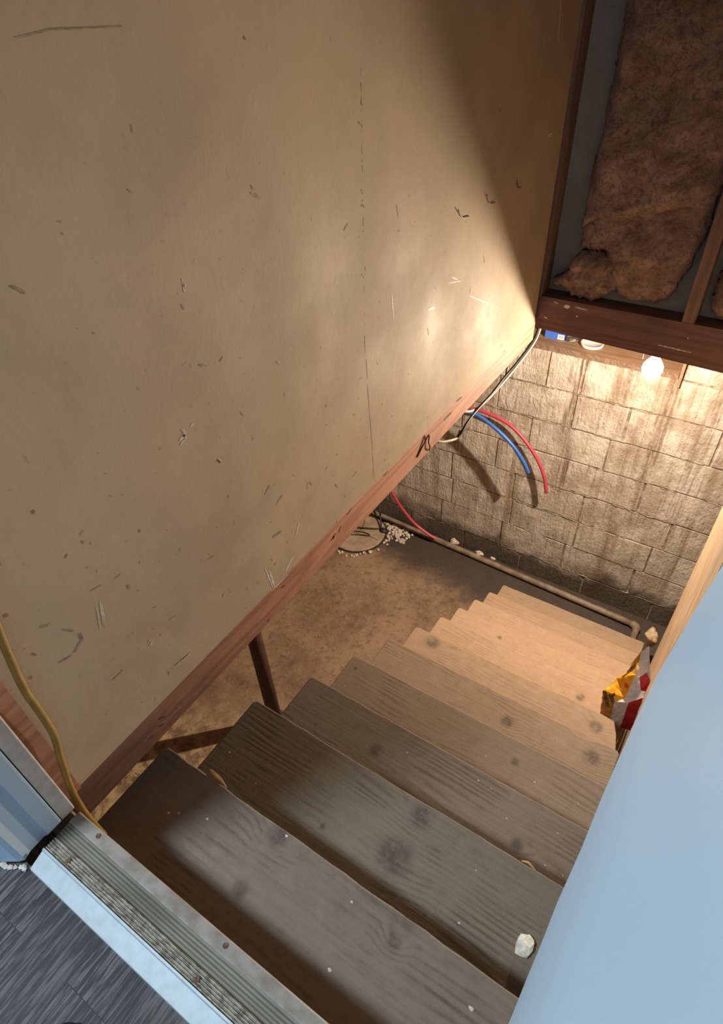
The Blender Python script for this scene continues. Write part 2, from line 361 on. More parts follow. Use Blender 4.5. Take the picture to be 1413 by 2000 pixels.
def prism(bm, pts, axis, a, b, mat=0):
    """extrude a polygon given in the two other axes along axis from a to b"""
    def P(p, t):
        return {0: (t, p[0], p[1]), 1: (p[0], t, p[1]), 2: (p[0], p[1], t)}[axis]
    A = [bm.verts.new(P(p, a)) for p in pts]; B = [bm.verts.new(P(p, b)) for p in pts]
    n = len(pts); fs = [bm.faces.new(A), bm.faces.new(B)]
    for i in range(n): fs.append(bm.faces.new((A[i], A[(i + 1) % n], B[(i + 1) % n], B[i])))
    for f in fs: f.material_index = mat
    bmesh.ops.recalc_face_normals(bm, faces=fs)
    return fs
def smooth_path(pts, n=8):
    P = [Vector(p) for p in pts]; out = []
    for i in range(len(P) - 1):
        p0 = P[max(i - 1, 0)]; p1 = P[i]; p2 = P[i + 1]; p3 = P[min(i + 2, len(P) - 1)]
        for k in range(n):
            t = k / n
            out.append(0.5 * ((2 * p1) + (p2 - p0) * t + (2 * p0 - 5 * p1 + 4 * p2 - p3) * t * t + (3 * p1 - p0 - 3 * p2 + p3) * t ** 3))
    out.append(P[-1]); return out
def tube(bm, pts, r, seg=10, n=8, mat=0, smooth=True):
    P = smooth_path(pts, n) if smooth else [Vector(p) for p in pts]
    rings = []; up = None
    for i, p in enumerate(P):
        d = (P[min(i + 1, len(P) - 1)] - P[max(i - 1, 0)]).normalized()
        if up is None: up = d.orthogonal().normalized()
        up = (up - d * up.dot(d)).normalized(); sd = d.cross(up)
        rr = r[min(i, len(r) - 1)] if isinstance(r, (list, tuple)) else r
        rings.append([bm.verts.new(p + rr * (math.cos(a) * up + math.sin(a) * sd)) for a in [2 * math.pi * k / seg for k in range(seg)]])
    for a, b in zip(rings, rings[1:]):
        for k in range(seg):
            f = bm.faces.new((a[k], a[(k + 1) % seg], b[(k + 1) % seg], b[k])); f.material_index = mat
    for q in (rings[0], rings[-1]):
        f = bm.faces.new(q); f.material_index = mat
    bmesh.ops.recalc_face_normals(bm, faces=bm.faces)
def lathe(bm, prof, c, seg=24, mat=0):
    rings = []
    for (r, z) in prof:
        rings.append([bm.verts.new((c[0] + r * math.cos(2 * math.pi * k / seg), c[1] + r * math.sin(2 * math.pi * k / seg), c[2] + z)) for k in range(seg)])
    for a, b in zip(rings, rings[1:]):
        for k in range(seg):
            f = bm.faces.new((a[k], a[(k + 1) % seg], b[(k + 1) % seg], b[k])); f.material_index = mat
    for q in (rings[0], rings[-1]):
        f = bm.faces.new(q); f.material_index = mat
    bmesh.ops.recalc_face_normals(bm, faces=bm.faces)
def rough_stroke(bm, pts, width, to3d, mat, jit=0.35):
    """irregular flat mark along a polyline on a surface; to3d maps (a, b) to a point just proud of it"""
    P = [Vector((p[0], p[1])) for p in pts]; Q = []
    for a, b in zip(P, P[1:]):
        n = max(2, int((b - a).length / max(width * 0.8, 0.002)))
        n = min(n, 24)
        for k in range(n): Q.append(a.lerp(b, k / n))
    Q.append(P[-1]); L = []; R = []; N = len(Q)
    for i, q in enumerate(Q):
        d = (Q[min(i + 1, N - 1)] - Q[max(i - 1, 0)])
        d = d.normalized() if d.length > 1e-9 else Vector((1, 0))
        nn = Vector((-d.y, d.x)); t = i / (N - 1)
        wd = width * 0.5 * (0.35 + 0.65 * math.sin(math.pi * min(max(t, 0.06), 0.94)) ** 0.6)
        L.append(q + nn * wd * random.uniform(1 - jit, 1 + jit)); R.append(q - nn * wd * random.uniform(1 - jit, 1 + jit))
    Lv = [bm.verts.new(to3d(p.x, p.y)) for p in L]; Rv = [bm.verts.new(to3d(p.x, p.y)) for p in R]
    for i in range(N - 1):
        f = bm.faces.new((Lv[i], Lv[i + 1], Rv[i + 1], Rv[i])); f.material_index = mat
def lump(bm, c, r, seed=0, sub=2, amp=0.35, sc=(1, 1, 1)):
    g2 = bmesh.ops.create_icosphere(bm, subdivisions=sub, radius=1.0)['verts']
    for v in g2:
        k = 1 + amp * noise.noise(v.co * 1.3 + Vector((seed * 7.1, seed * 3.3, 0)))
        k += 0.4 * amp * noise.noise(v.co * 3.1 + Vector((seed * 5.1, 2, seed)))
        v.co = Vector((c[0] + v.co.x * k * r * sc[0], c[1] + v.co.y * k * r * sc[1], c[2] + v.co.z * k * r * sc[2]))

# ================================================================== the setting
CH=[(1,0.568,0.078,0.0048),(1,0.795,0.161,0.0056),(1,0.368,0.211,0.0040),(1,0.543,0.184,0.0032),(2,0.712,0.311,0.0032),(2,0.699,0.420,0.0024),(2,0.438,0.574,0.0024),(3,0.119,0.747,0.0032),(3,0.443,0.728,0.0024),(3,0.596,0.692,0.0032),(3,0.634,0.691,0.0024),(3,0.700,0.640,0.0032),(3,0.824,0.674,0.0024),(4,0.717,0.866,0.0040),(4,0.559,0.865,0.0024),(1,0.150,0.127,0.0040),(1,0.132,0.116,0.0040),(1,0.209,0.150,0.0032),(2,0.163,0.311,0.0024),(2,0.053,0.337,0.0032),(2,0.052,0.416,0.0024),(4,0.848,0.872,0.0024),(3,0.824,0.586,0.0032),(3,0.868,0.586,0.0024),]
WD=[([(0.404,1.061),(0.428,1.063),(0.451,1.065),(0.552,1.061)],0.0015),([(0.769,1.033),(0.773,1.032)],0.0048),([(0.739,0.843),(0.741,0.836)],0.0048),([(0.734,0.833),(0.756,0.819)],0.0058),([(0.496,0.892),(0.501,0.886)],0.0025),([(0.291,0.832),(0.305,0.818)],0.0053),([(0.382,0.882),(0.383,0.880)],0.0031),([(0.381,0.868),(0.381,0.865)],0.0023),([(0.539,0.716),(0.541,0.706)],0.0036),([(0.544,0.609),(0.561,0.598)],0.0056),([(0.601,0.598),(0.592,0.592)],0.0038),([(0.375,0.737),(0.378,0.734)],0.0032),([(0.746,0.449),(0.749,0.443)],0.0033),([(0.882,0.349),(0.883,0.341)],0.0048),([(0.995,0.702),(1.011,0.711)],0.0035),([(0.208,0.445),(0.201,0.441)],0.0044),([(0.089,0.424),(0.092,0.417)],0.0078),([(0.121,0.361),(0.131,0.353)],0.0073),([(0.147,0.326),(0.160,0.305)],0.0037),([(0.166,0.294),(0.165,0.278),(0.153,0.271),(0.144,0.267)],0.0076),([(0.138,0.265),(0.116,0.272)],0.0058),([(0.214,0.353),(0.233,0.349)],0.0028),([(0.274,0.310),(0.276,0.297)],0.0048),([(0.303,0.218),(0.310,0.215)],0.0051),([(0.176,0.143),(0.201,0.144)],0.0042),([(0.059,0.306),(0.063,0.309)],0.0047),([(0.333,0.396),(0.333,0.388)],0.0038),([(0.192,0.547),(0.191,0.540)],0.0058),([(0.638,0.126),(0.669,0.118)],0.0096),([(0.639,0.253),(0.658,0.265)],0.0057),([(0.668,0.203),(0.692,0.215)],0.0035),([(0.441,0.219),(0.467,0.215)],0.0032),([(0.524,0.052),(0.533,0.052)],0.0060),([(0.624,0.043),(0.634,0.046)],0.0050),([(1.208,0.699),(1.215,0.670)],0.0026),([(1.217,0.641),(1.219,0.638)],0.0053),([(1.753,0.805),(1.765,0.798)],0.0084),([(1.735,0.424),(1.748,0.398)],0.0070),([(1.648,0.334),(1.655,0.355)],0.0034),([(1.124,0.505),(1.129,0.500)],0.0065),([(1.966,0.018),(1.995,0.018)],0.0143),([(0.791,0.184),(0.798,0.167)],0.0037),([(0.889,0.108),(0.899,0.089)],0.0040),([(0.971,0.078),(0.989,0.083)],0.0042),([(0.236,0.450),(0.237,0.442)],0.0035),([(0.259,0.340),(0.271,0.341)],0.0028),([(0.063,0.374),(0.074,0.354)],0.0018),([(0.090,0.329),(0.095,0.317)],0.0028),([(0.323,0.161),(0.342,0.156)],0.0043),([(0.354,0.753),(0.355,0.751)],0.0016),([(0.529,0.961),(0.527,0.952)],0.0025),([(0.737,0.527),(0.743,0.516)],0.0032),([(0.616,0.475),(0.622,0.463)],0.0030),([(1.562,0.260),(1.575,0.245)],0.0050),([(1.413,0.440),(1.423,0.428)],0.0030),([(1.375,0.336),(1.386,0.309)],0.0030),([(1.076,0.912),(1.081,0.906)],0.0035),([(1.064,0.882),(1.078,0.873)],0.0047),([(1.066,0.763),(1.071,0.752)],0.0036),([(1.063,0.732),(1.075,0.727)],0.0060),([(1.070,0.605),(1.071,0.594)],0.0025),([(1.060,0.586),(1.064,0.581)],0.0037),([(1.052,0.591),(1.058,0.591)],0.0037),([(1.056,0.447),(1.055,0.401)],0.0025),([(1.059,0.386),(1.060,0.329)],0.0026),([(1.059,0.315),(1.063,0.237)],0.0027),([(1.063,0.237),(1.071,0.100)],0.0022),([(1.063,0.562),(1.060,0.465)],0.0017),([(1.082,0.990),(1.071,0.752)],0.0014),([(1.070,0.742),(1.065,0.567)],0.0017),([(1.070,0.092),(1.073,-0.001)],0.0020),]
WL=[([(0.480,0.515),(0.483,0.503),(0.468,0.497)],0.0131),([(0.493,0.511),(0.502,0.515)],0.0066),([(0.552,0.749),(0.551,0.736)],0.0089),([(0.734,0.096),(0.714,0.067)],0.0088),([(0.695,0.016),(0.658,-0.010)],0.0090),([(0.595,0.059),(0.606,-0.020)],0.0061),([(0.606,0.042),(0.612,-0.022)],0.0074),([(0.599,-0.026),(0.663,-0.026)],0.0051),([(1.492,0.422),(1.588,0.397)],0.0047),([(1.653,0.327),(1.814,0.241)],0.0069),([(1.829,0.210),(1.847,0.170)],0.0056),([(1.181,0.505),(1.190,0.436)],0.0053),([(2.135,1.015),(2.160,0.919)],0.0138),([(2.180,0.669),(2.219,0.669)],0.0122),([(1.372,0.388),(1.418,0.380)],0.0090),([(0.534,0.412),(0.541,0.400)],0.0101),([(0.296,0.039),(0.346,0.033)],0.0091),([(0.273,0.152),(0.264,0.144)],0.0085),([(0.215,0.318),(0.203,0.268)],0.0085),([(1.513,0.434),(1.556,0.411)],0.0048),]
TM=[([(0.852,-0.057),(0.875,-0.047)],0.0056),([(0.889,-0.055),(0.903,-0.041)],0.0071),([(0.862,-0.056),(0.869,-0.053)],0.0098),([(0.636,-0.040),(0.651,-0.045)],0.0052),([(0.573,-0.097),(0.574,-0.112)],0.0052),([(0.935,-0.024),(0.962,-0.016)],0.0043),([(1.126,-0.018),(1.156,-0.018)],0.0046),([(1.347,-0.072),(1.386,-0.036)],0.0050),([(1.524,-0.045),(1.582,-0.046)],0.0089),([(1.610,-0.020),(1.659,-0.025)],0.0073),([(1.654,0.003),(1.696,-0.004)],0.0073),([(1.844,0.007),(2.039,-0.018)],0.0059),([(0.222,-0.052),(0.236,-0.062)],0.0059),([(0.184,-0.077),(0.198,-0.078)],0.0048),([(0.215,-0.072),(0.227,-0.079)],0.0048),]

# --- cellar shell
tag(link('floor', boxbm((-3.2, -1.5, -2.40), (2.2, 3.5, -2.28)), 'concrete'), 'stained brown concrete cellar floor', kind='structure')
tag(link('wall_cellar_left', boxbm((-3.3, -1.5, -2.4), (-3.2, 3.5, 0.0)), 'plain'), kind='structure')
tag(link('wall_cellar_right', boxbm((2.2, -1.5, -2.4), (2.3, 3.5, 0.0)), 'plain'), kind='structure')
tag(link('wall_cellar_front', boxbm((-3.3, -1.6, -2.4), (2.3, -1.5, 0.0)), 'plain'), kind='structure')

# --- block wall: separate rounded blocks bedded in mortar
JO = [[-0.79, -0.33, -0.082, 0.119, 0.359, 0.577], [-0.82, -0.361, 0.106, 0.407, 0.87], [-0.59, -0.126, 0.345, 0.573, 1.03],
      [-0.78, -0.325, 0.135, 0.596, 1.05], [-0.64, -0.179, 0.28, 0.809, 1.27], [-0.621, -0.17, 0.288, 0.75, 1.2],
      [-0.7, -0.22, 0.237, 0.70, 1.15], [-0.5, -0.05, 0.41, 0.87]]
bm = bmesh.new()
def block(x0, x1, z0, z1):
    b2 = bmesh.new()
    j = random.uniform(0, 0.005); gp = random.uniform(0.004, 0.009)
    vs = box(b2, (x0 + gp, 3.098 + j, z0 + random.uniform(.004, .008)), (x1 - gp, 3.16, z1 - random.uniform(.004, .008)))
    bevel(b2, random.uniform(0.009, 0.015), 3)
    bmesh.ops.recalc_face_normals(b2, faces=b2.faces)
    me = bpy.data.meshes.new('t'); b2.to_mesh(me); b2.free(); bm.from_mesh(me); bpy.data.meshes.remove(me)
for k in range(8):
    zt = -0.53 - 0.225 * k; zb = max(zt - 0.225, -2.285); xs = list(JO[k])
    while xs[0] > -3.2: xs.insert(0, xs[0] - 0.458)
    while xs[-1] < 2.2: xs.append(xs[-1] + 0.458)
    for a, b in zip(xs, xs[1:]): block(max(a, -3.2), min(b, 2.2), zb, zt)
for k, off in ((0, 0.61), (1, 0.84)):
    zb = -0.53 + 0.225 * k; x = 0.61
    e = [0.61, off + .23] if k else [0.61]
    while e[-1] < 2.2: e.append(e[-1] + 0.458)
    for a, b in zip(e, e[1:]): block(a, min(b, 2.2), zb, zb + 0.225)
pass
box(bm, (-3.2, 3.107, -2.285), (2.2, 3.5, -0.531), 1)
box(bm, (0.605, 3.107, -0.531), (2.2, 3.5, 0.0), 1)
box(bm, (-3.2, 3.40, -0.531), (0.605, 3.5, 0.0), 1)
# squeezed-out mortar ridges and dribbles
for k in range(8):
    z = -0.53 - 0.225 * k
    x = -0.9
    while x < 1.3:
        if k and random.random() < 0.75:
            n = random.randint(4, 9); L = random.uniform(0.06, 0.24)
            tube(bm, [(x + L * q / n, 3.102 + random.uniform(-.002, .002), z + random.uniform(-.004, .004)) for q in range(n + 1)], [0.002] + [random.uniform(.0025, .005) for _ in range(n * 2)] + [0.002], 6, 2, 1)
        x += random.uniform(0.1, 0.3)
bmesh.ops.recalc_face_normals(bm, faces=bm.faces)
tag(link('wall_back', bm, ['block', 'mortar']), 'limewashed concrete block wall with brown water streaks', kind='structure')

# --- floor slabs round the stairwell (cellar ceiling)
tag(link('ceiling_cellar_left', boxbm((-3.2, 0.0, -0.12), (-0.001, 3.45, -0.022)), 'board'), kind='structure')
tag(link('ceiling_cellar_front', boxbm((-3.2, -1.5, -0.22), (2.2, -0.046, -0.035)), 'board'), kind='structure')
tag(link('ceiling_cellar_right', boxbm((0.99, -0.04, -0.12), (2.2, 3.45, -0.022)), 'board'), kind='structure')
tag(link('ceiling_cellar_back', boxbm((-0.001, 2.448, -0.022), (0.99, 3.45, -0.002)), 'board'), kind='structure')

# --- kitchen side
tag(link('floor_kitchen', boxbm((-2.6, -3.2, -0.03), (2.4, -0.100, 0.0)), 'laminate'), 'grey wood-look laminate floor of the kitchen', kind='structure')
bm = bmesh.new()
box(bm, (-2.6, -0.115, 0.0), (-0.098, -0.004, 2.45)); box(bm, (0.99, -0.115, 0.0), (2.4, -0.004, 2.45)); box(bm, (-0.098, -0.115, 2.05), (0.99, -0.004, 2.45))
tag(link('wall_front', bm, 'upper'), kind='structure')
tag(link('ceiling', boxbm((-2.6, -3.2, 2.45), (2.4, 2.6, 2.5)), 'upper'), kind='structure')

# --- tan painted board wall over the open side of the stairs
bm = bmesh.new(); box(bm, (0.0, 0.0, -0.022), (0.040, 2.335, 2.449))
wp = lambda a, b: (0.0405, a, b)
for n_, (pts, wd) in enumerate(WD):
    if n_ < len(WD) - 5 or wd > 0.0019:
        rough_stroke(bm, pts, wd * 0.85, wp, 1)
    else:                                   # the seam: a broken line of cracked filler
        a, e_ = Vector(pts[0]), Vector(pts[-1]); t_ = 0.0
        while t_ < 1:
            l_ = random.uniform(0.02, 0.10)
            if random.random() < 0.6: rough_stroke(bm, [a.lerp(e_, t_), a.lerp(e_, min(1, t_ + l_))], wd * random.uniform(0.7, 1.3), wp, 1, 0.8)
            t_ += l_ + random.uniform(0.01, 0.06)
for i, (pts, wd) in enumerate(WL):
    if wd > 0.0125 and i < 12 or i in (2, 15, 16, 17, 18):
        for k in range(3):
            o1 = Vector((random.uniform(-.006, .006), random.uniform(-.006, .006)))
            rough_stroke(bm, [(p[0] + o1.x, p[1] + o1.y) for p in pts], wd * 0.28, wp, 2, 0.7)
    else:
        rough_stroke(bm, pts, wd * 0.62, wp, 3 if 3 <= i <= 7 or i in (12, 13) else 2, 0.6)
tag(link('wall_left', bm, ['wall', 'scuff', 'scrape', 'chalk']), 'tan painted board wall with scuffs and a cracked seam', kind='structure')

# --- reddish edge board under it
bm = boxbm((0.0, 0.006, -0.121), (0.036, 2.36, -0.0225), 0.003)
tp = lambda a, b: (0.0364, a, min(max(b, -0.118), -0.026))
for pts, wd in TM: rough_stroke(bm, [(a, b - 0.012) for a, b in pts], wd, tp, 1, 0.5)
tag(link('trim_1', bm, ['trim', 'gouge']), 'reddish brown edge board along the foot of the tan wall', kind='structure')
# end board between wall and door frame
tag(link('trim_2', boxbm((0.0405, 0.003, -0.02), (0.046, 0.034, 2.05)), 'trim_plain'), kind='structure')
# header under the threshold
tag(link('trim_3', boxbm((-0.0, -0.045, -0.21), (0.99, -0.006, -0.016)), 'board'), kind='structure')

# --- grained wood panel closing the right side of the stairs
bm = bmesh.new(); prism(bm, [(-0.003, -0.12), (1.38, -0.12), (1.40, -2.28), (2.30, -2.28), (2.285, -0.02), (2.46, -0.001), (2.46, 2.449), (-0.003, 2.449)], 0, 0.955, 0.988)
bmesh.ops.triangulate(bm, faces=[f for f in bm.faces if len(f.verts) > 4])
tag(link('wall_right', bm, 'panel'), 'pale grained wood panel wall on the right of the stairs', kind='structure')

# --- far stud wall
bm = boxbm((-0.12, 2.356, -0.045), (0.954, 2.402, 0.074), 0.003)
b2_ = boxbm((-0.12, 2.4025, -0.110), (0.954, 2.446, 0.073), 0.003)
_me = bpy.data.meshes.new('t'); b2_.to_mesh(_me); b2_.free(); bm.from_mesh(_me); bpy.data.meshes.remove(_me)
for v in bm.verts:                      # the beam sags a little to the right
    if v.co.z < 0: v.co.z += 0.026 * (1 - v.co.x / 0.8)
bw = lambda a, b: (a, 2.3555, b)
rough_stroke(bm, [(0.15, 0.056), (0.158, 0.046), (0.166, 0.056)], 0.014, bw, 1, 0.6)
for a, b, l in ((0.10, 0.06, .02), (0.19, 0.055, .05), (0.07, -0.01, .015), (0.20, 0.02, .006), (0.62, 0.02, .006), (0.53, -0.030, .12)):
    rough_stroke(bm, [(a, b), (a + l, b - 0.003)], 0.004, bw, 1, 0.7)
tag(link('trim_4', bm, ['beam', 'chalk']), 'dark red-brown wooden beam across the far end of the stairwell', kind='structure')
tag(link('wall_far', boxbm((-0.12, 2.452, 0.0), (0.954, 2.47, 2.449)), 'sheath'), 'grey-green sheathing board behind the studs', kind='structure')

# ================================================================== door
d = tag(empty('door_1', (0, 0, 0)), 'blue-grey painted door frame at the top of the stairs', kind='structure')
bm = bmesh.new()
prism(bm, [(-0.097, -0.026), (0.087, -0.026), (0.0875, -0.030), (0.087, -0.054), (0.084, -0.058), (0.0845, -0.086), (0.089, -0.099), (0.082, -0.107), (0.055, -0.124), (-0.097, -0.124)], 2, 0.012, 2.05)
bevel(bm, 0.0012, 2)
link('jamb', bm, 'bluepaint', d)
bm = bmesh.new(); prism(bm, [(-0.097, 0.002), (0.083, 0.002), (0.086, 0.0), (0.085, -0.024), (-0.097, -0.024)], 2, 0.008, 2.05); bevel(bm, 0.001, 1)
link('stop_strip', bm, 'greypaint', d)
# right jamb: its opening-side face is a hand's breadth from the lens
bm = bmesh.new()
JE = [(0.8480, -0.01), (0.8385, 0.25), (0.8289, 0.5154), (0.8270, 0.5838), (0.8245, 0.6682), (0.8226, 0.7401), (0.8210, 0.7882), (0.8200, 0.8494), (0.8188, 0.8854), (0.8182, 0.9162), (0.8178, 0.9409), (0.8178, 0.9605), (0.8185, 0.9741), (0.8192, 0.9892), (0.8199, 1.0), (0.8205, 1.05), (0.8210, 1.2), (0.8210, 2.05)]
rr = 0.006
PR = [(0.0, -0.125)] + [(0.0, -0.115 + 0.0135 * k) for k in range(10)] + [(rr * (1 - math.cos(a)), 0.03 - rr + rr * math.sin(a)) for a in [math.pi / 2 * k / 6 for k in range(7)]] + [(0.13, 0.03), (0.13, -0.125)]
rings = [[bm.verts.new((x0 + (p[0] if p[0] < .1 else p[0] + 0.84 - x0), p[1], z)) for p in PR] for x0, z in JE]
for a, c in zip(rings, rings[1:]):
    for k in range(len(PR)): bm.faces.new((a[k], a[(k + 1) % len(PR)], c[(k + 1) % len(PR)], c[k]))
bm.faces.new(rings[0]); bm.faces.new(rings[-1])
bmesh.ops.recalc_face_normals(bm, faces=bm.faces)
for f in bm.faces: f.smooth = len(f.verts) == 4 and f.calc_center_median().x < 0.87
link('jamb', bm, 'bluepaint', d, smooth=False)
# ragged caulk where the left casing meets the floor
bm = bmesh.new()
for k in range(6): lump(bm, (0.058 + 0.007 * k, -0.124 + 0.003 * k - 0.002 * math.sin(k), 0.003), 0.0048 + 0.002 * random.random(), k, 1, 0.6, (1, .8, .6))
link('caulk_bead', bm, 'greypaint', d)

t = tag(empty('door_threshold', (0.46, -0.05, 0.0)), 'worn metal and wood door threshold with rusty screws', 'threshold')
def tpart(name, prof, mat, x0=0.102, x1=0.828):
    b = bmesh.new(); prism(b, prof, 0, x0, x1)
    o = link(name, b, mat, t); o.location = (-0.46, 0.05, 0); return o
tag(tpart('metal_edge', [(-0.1045, -0.001), (-0.103, 0.006), (-0.0755, 0.0165), (-0.0735, 0.0205), (-0.0705, 0.0205), (-0.070, -0.001)], 'alu', 0.104), 'bright blue-white metal edge')
rg = [(-0.0698, -0.001)]
for k in range(5):
    y = -0.0695 + k * 0.0042; rg += [(y, 0.0165), (y + 0.0010, 0.0195), (y + 0.0026, 0.0195), (y + 0.0036, 0.0165)]
rg += [(-0.0485, 0.0165), (-0.0485, -0.001)]
tag(tpart('ridged_strip', rg, 'worn', 0.105), 'ridged strip with flaking cream paint')
tag(tpart('wood_strip', [(-0.0484, -0.001), (-0.0484, 0.013), (-0.021, 0.013), (-0.021, -0.001)], 'greenwood'), 'bare greenish wood strip')
tag(tpart('outer_strip', [(-0.0209, -0.012), (-0.0209, 0.014), (-0.018, 0.016), (-0.001, 0.014), (0.0015, 0.011), (0.0015, -0.012)], 'wornwhite'), 'worn white painted strip at the stair edge')
for (x, y, z) in ((0.165, -0.0085, 0.0155), (0.457, -0.0085, 0.0155), (0.157, -0.0605, 0.0190), (0.452, -0.0605, 0.0190), (0.74, -0.0085, .0155)):
    b = bmesh.new(); lathe(b, [(0.0042, -0.003), (0.0042, 0.0008), (0.0030, 0.0018), (0.0010, 0.0012)], (x, y, z), 14)
    o = link('screw', b, 'rust', t); o.location = (-0.46, 0.05, 0)

# ================================================================== stairs
st = tag(empty('staircase', (0.45, 1.4, -2.28)), 'open wooden staircase of weathered planks going down to the cellar', 'stairs')
TR = [(0.017, 0.218), (0.010, 0.489), (0.006, 0.722), (-0.006, 0.967), (-0.012, 1.217), (-0.017, 1.459), (-0.012, 1.708), (-0.021, 1.956), (-0.028, 2.208), (-0.031, 2.467), (-0.029, 2.735)]
TAN_MIX = [0.10, 0.12, 0.22, 0.45, 0.62, 0.85, 1.0, 1.0, 0.95, 0.9, 0.75]  # tone per tread: low is dark grey-brown, high is tan
for i, (xl, y) in enumerate(TR):
    z = -0.19 * (i + 1); xr = 0.925 - 0.002 * i
    y0 = y - 0.262
    if i == 0: y0 = -0.043
    c = 0.010
    poly = [(xl, y0), (xl, y - c), (xl + c * 0.8, y)]
    n = 26
    for k in range(1, n):
        poly.append((xl + (xr - xl) * k / n, y + random.uniform(-.0016, .0012)))
    if i == 5: poly[-2:] = [(0.872, y - 0.006)]; poly += [(0.895, y - 0.06), (xr, y - 0.14)]
    else: poly += [(xr - c, y), (xr, y - c)]
    poly += [(xr, y0)]
    if i == 4:
        # splintered notch in the nosing
        poly = [(a, b - (0.020 * max(0, 1 - abs(a - 0.79) / 0.045) if b > y - 0.05 and 0.7 < a < 0.88 else 0)) for a, b in poly]
    bm = bmesh.new(); fs = prism(bm, poly, 2, z - 0.040, z)
    top = [f for f in bm.faces if len(f.verts) > 6]
    eds = [e for e in bm.edges if len(e.link_faces) == 2 and all(v.co.z > z - 0.001 for v in e.verts)]
    bmesh.ops.bevel(bm, geom=eds, offset=0.0035, segments=2, profile=0.5, affect='EDGES')
    bmesh.ops.recalc_face_normals(bm, faces=bm.faces)
    for (q, cx, cy, r) in CH:
        if q == i + 1:
            m = 7; vs = [bm.verts.new((cx + r * random.uniform(.6, 1.1) * math.cos(6.283 * k / m), cy + r * 0.7 * random.uniform(.6, 1.1) * math.sin(6.283 * k / m), z + 0.0006)) for k in range(m)]
            bm.faces.new(vs).material_index = 1
    bmesh.ops.triangulate(bm, faces=[f for f in bm.faces if len(f.verts) > 4])
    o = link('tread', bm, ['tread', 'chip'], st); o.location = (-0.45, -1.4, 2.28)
    o['tan_mix'] = TAN_MIX[i]
for x0 in (0.055, 0.83):
    pts = [(-0.04, -0.232)]
    for i, (xl, y) in enumerate(TR):
        z = -0.19 * (i + 1) - 0.0405
        pts += [(TR[i][1] - 0.03, z), (TR[i][1] - 0.03, z - 0.15)] if i < 10 else [(y - 0.03, z), (y - 0.03, -2.28)]
    pts += [(2.45, -2.28), (-0.04, -0.232 - 0.25)]
    q = [pts[0]]
    for p in pts[1:]: q.append(p)
    bm = bmesh.new(); prism(bm, q, 0, x0, x0 + 0.04)
    bmesh.ops.triangulate(bm, faces=[f for f in bm.faces if len(f.verts) > 4])
    o = link('stringer', bm, 'stringer', st); o.location = (-0.45, -1.4, 2.28)

# ================================================================== far wall studs and insulation
for x0, x1, lab in ((-0.01, 0.045, 'dark brown wall stud in the corner beside the tan wall'), (0.585, 0.628, 'brown wall stud between the two insulation batts')):
    bm = boxbm((x0, 2.357, 0.0745), (x1, 2.451, 2.445), 0.002)
    if x0 < 0:
        sw = lambda a, b: (a, 2.3565, b)
        for a, b in ((0.006, 0.36), (0.010, 0.352), (0.004, 0.50), (0.002, 0.56), (0.001, 0.46), (0.012, 0.2)): rough_stroke(bm, [(a, b), (a + 0.004, b + 0.006)], 0.006, sw, 1, 0.6)
    tag(link('wall_stud', bm, ['stud', 'chalk']), lab, 'stud', 'studs of the far wall')

def inside(p, poly):
    c = False; j = len(poly) - 1
    for i in range(len(poly)):
        a, b = poly[i], poly[j]
        if (a[1] > p[1]) != (b[1] > p[1]) and p[0] < (b[0] - a[0]) * (p[1] - a[1]) / (b[1] - a[1]) + a[0]: c = not c
        j = i
    return c
def edist(p, poly):
    m = 9
    for i in range(len(poly)):
        a = Vector(poly[i]); b = Vector(poly[(i + 1) % len(poly)]); ab = b - a
        t_ = max(0, min(1, (Vector(p) - a).dot(ab) / max(ab.length_squared, 1e-12))); m = min(m, (a + ab * t_ - Vector(p)).length)
    return m
def batt(name, poly, yback, thick, amp, parent, res=0.009, seed=0, edge=0.05):
    """fluffy slab: closed body, front face puffed out towards the stairs"""
    xs = [p[0] for p in poly]; zs = [p[1] for p in poly]; x0, z0 = min(xs) - .02, min(zs) - .02
    nx = int((max(xs) - x0 + .02) / res) + 1; nz = int((max(zs) - z0 + .02) / res) + 1
    bm = bmesh.new(); F = {}; K = {}
    def jit(x, z):
        v = Vector((x * 14 + seed, z * 14, seed * 3.7)); w_ = Vector((x * 60 + seed, z * 60, 3)); return 0.011 * noise.noise(v) + 0.007 * noise.noise(w_), 0.011 * noise.noise(v + Vector((9, 4, 2))) + 0.007 * noise.noise(w_ + Vector((5, 1, 8)))
    for i in range(nx):
        for k in range(nz):
            x = x0 + i * res; z = z0 + k * res; jx_, jz_ = jit(x, z)
            if inside((x + jx_, z + jz_), poly):
                e = edist((x, z), poly); h = thick * min(1, (e + 0.006) / edge) ** 0.5
                v = Vector((x * 6 + seed, z * 6, seed * 2.0))
                h += amp * noise.noise(v) * min(1, e / 0.02) + amp * 0.7 * noise.noise(v * 2.7) + amp * 0.4 * noise.noise(v * 7.1) + amp * 0.25 * noise.noise(v * 15.0)
                F[i, k] = bm.verts.new((x, yback - max(h, 0.004), z)); K[i, k] = bm.verts.new((x, yback, z))
    for (i, k) in list(F):
        q = [(i, k), (i + 1, k), (i + 1, k + 1), (i, k + 1)]
        if all(c in F for c in q):
            bm.faces.new([F[c] for c in q]); bm.faces.new([K[c] for c in reversed(q)])
    bes = [e for e in bm.edges if len(e.link_faces) == 1]
    inv = {F[c]: K[c] for c in F}
    for e in bes:
        a, b = e.verts
        if a in inv and b in inv:
            try: bm.faces.new((a, b, inv[b], inv[a]))
            except ValueError: pass
    for v in [v for v in bm.verts if not v.link_faces]: bm.verts.remove(v)
    bmesh.ops.recalc_face_normals(bm, faces=bm.faces)
    return link(name, bm, 'fibre', parent, smooth=True)
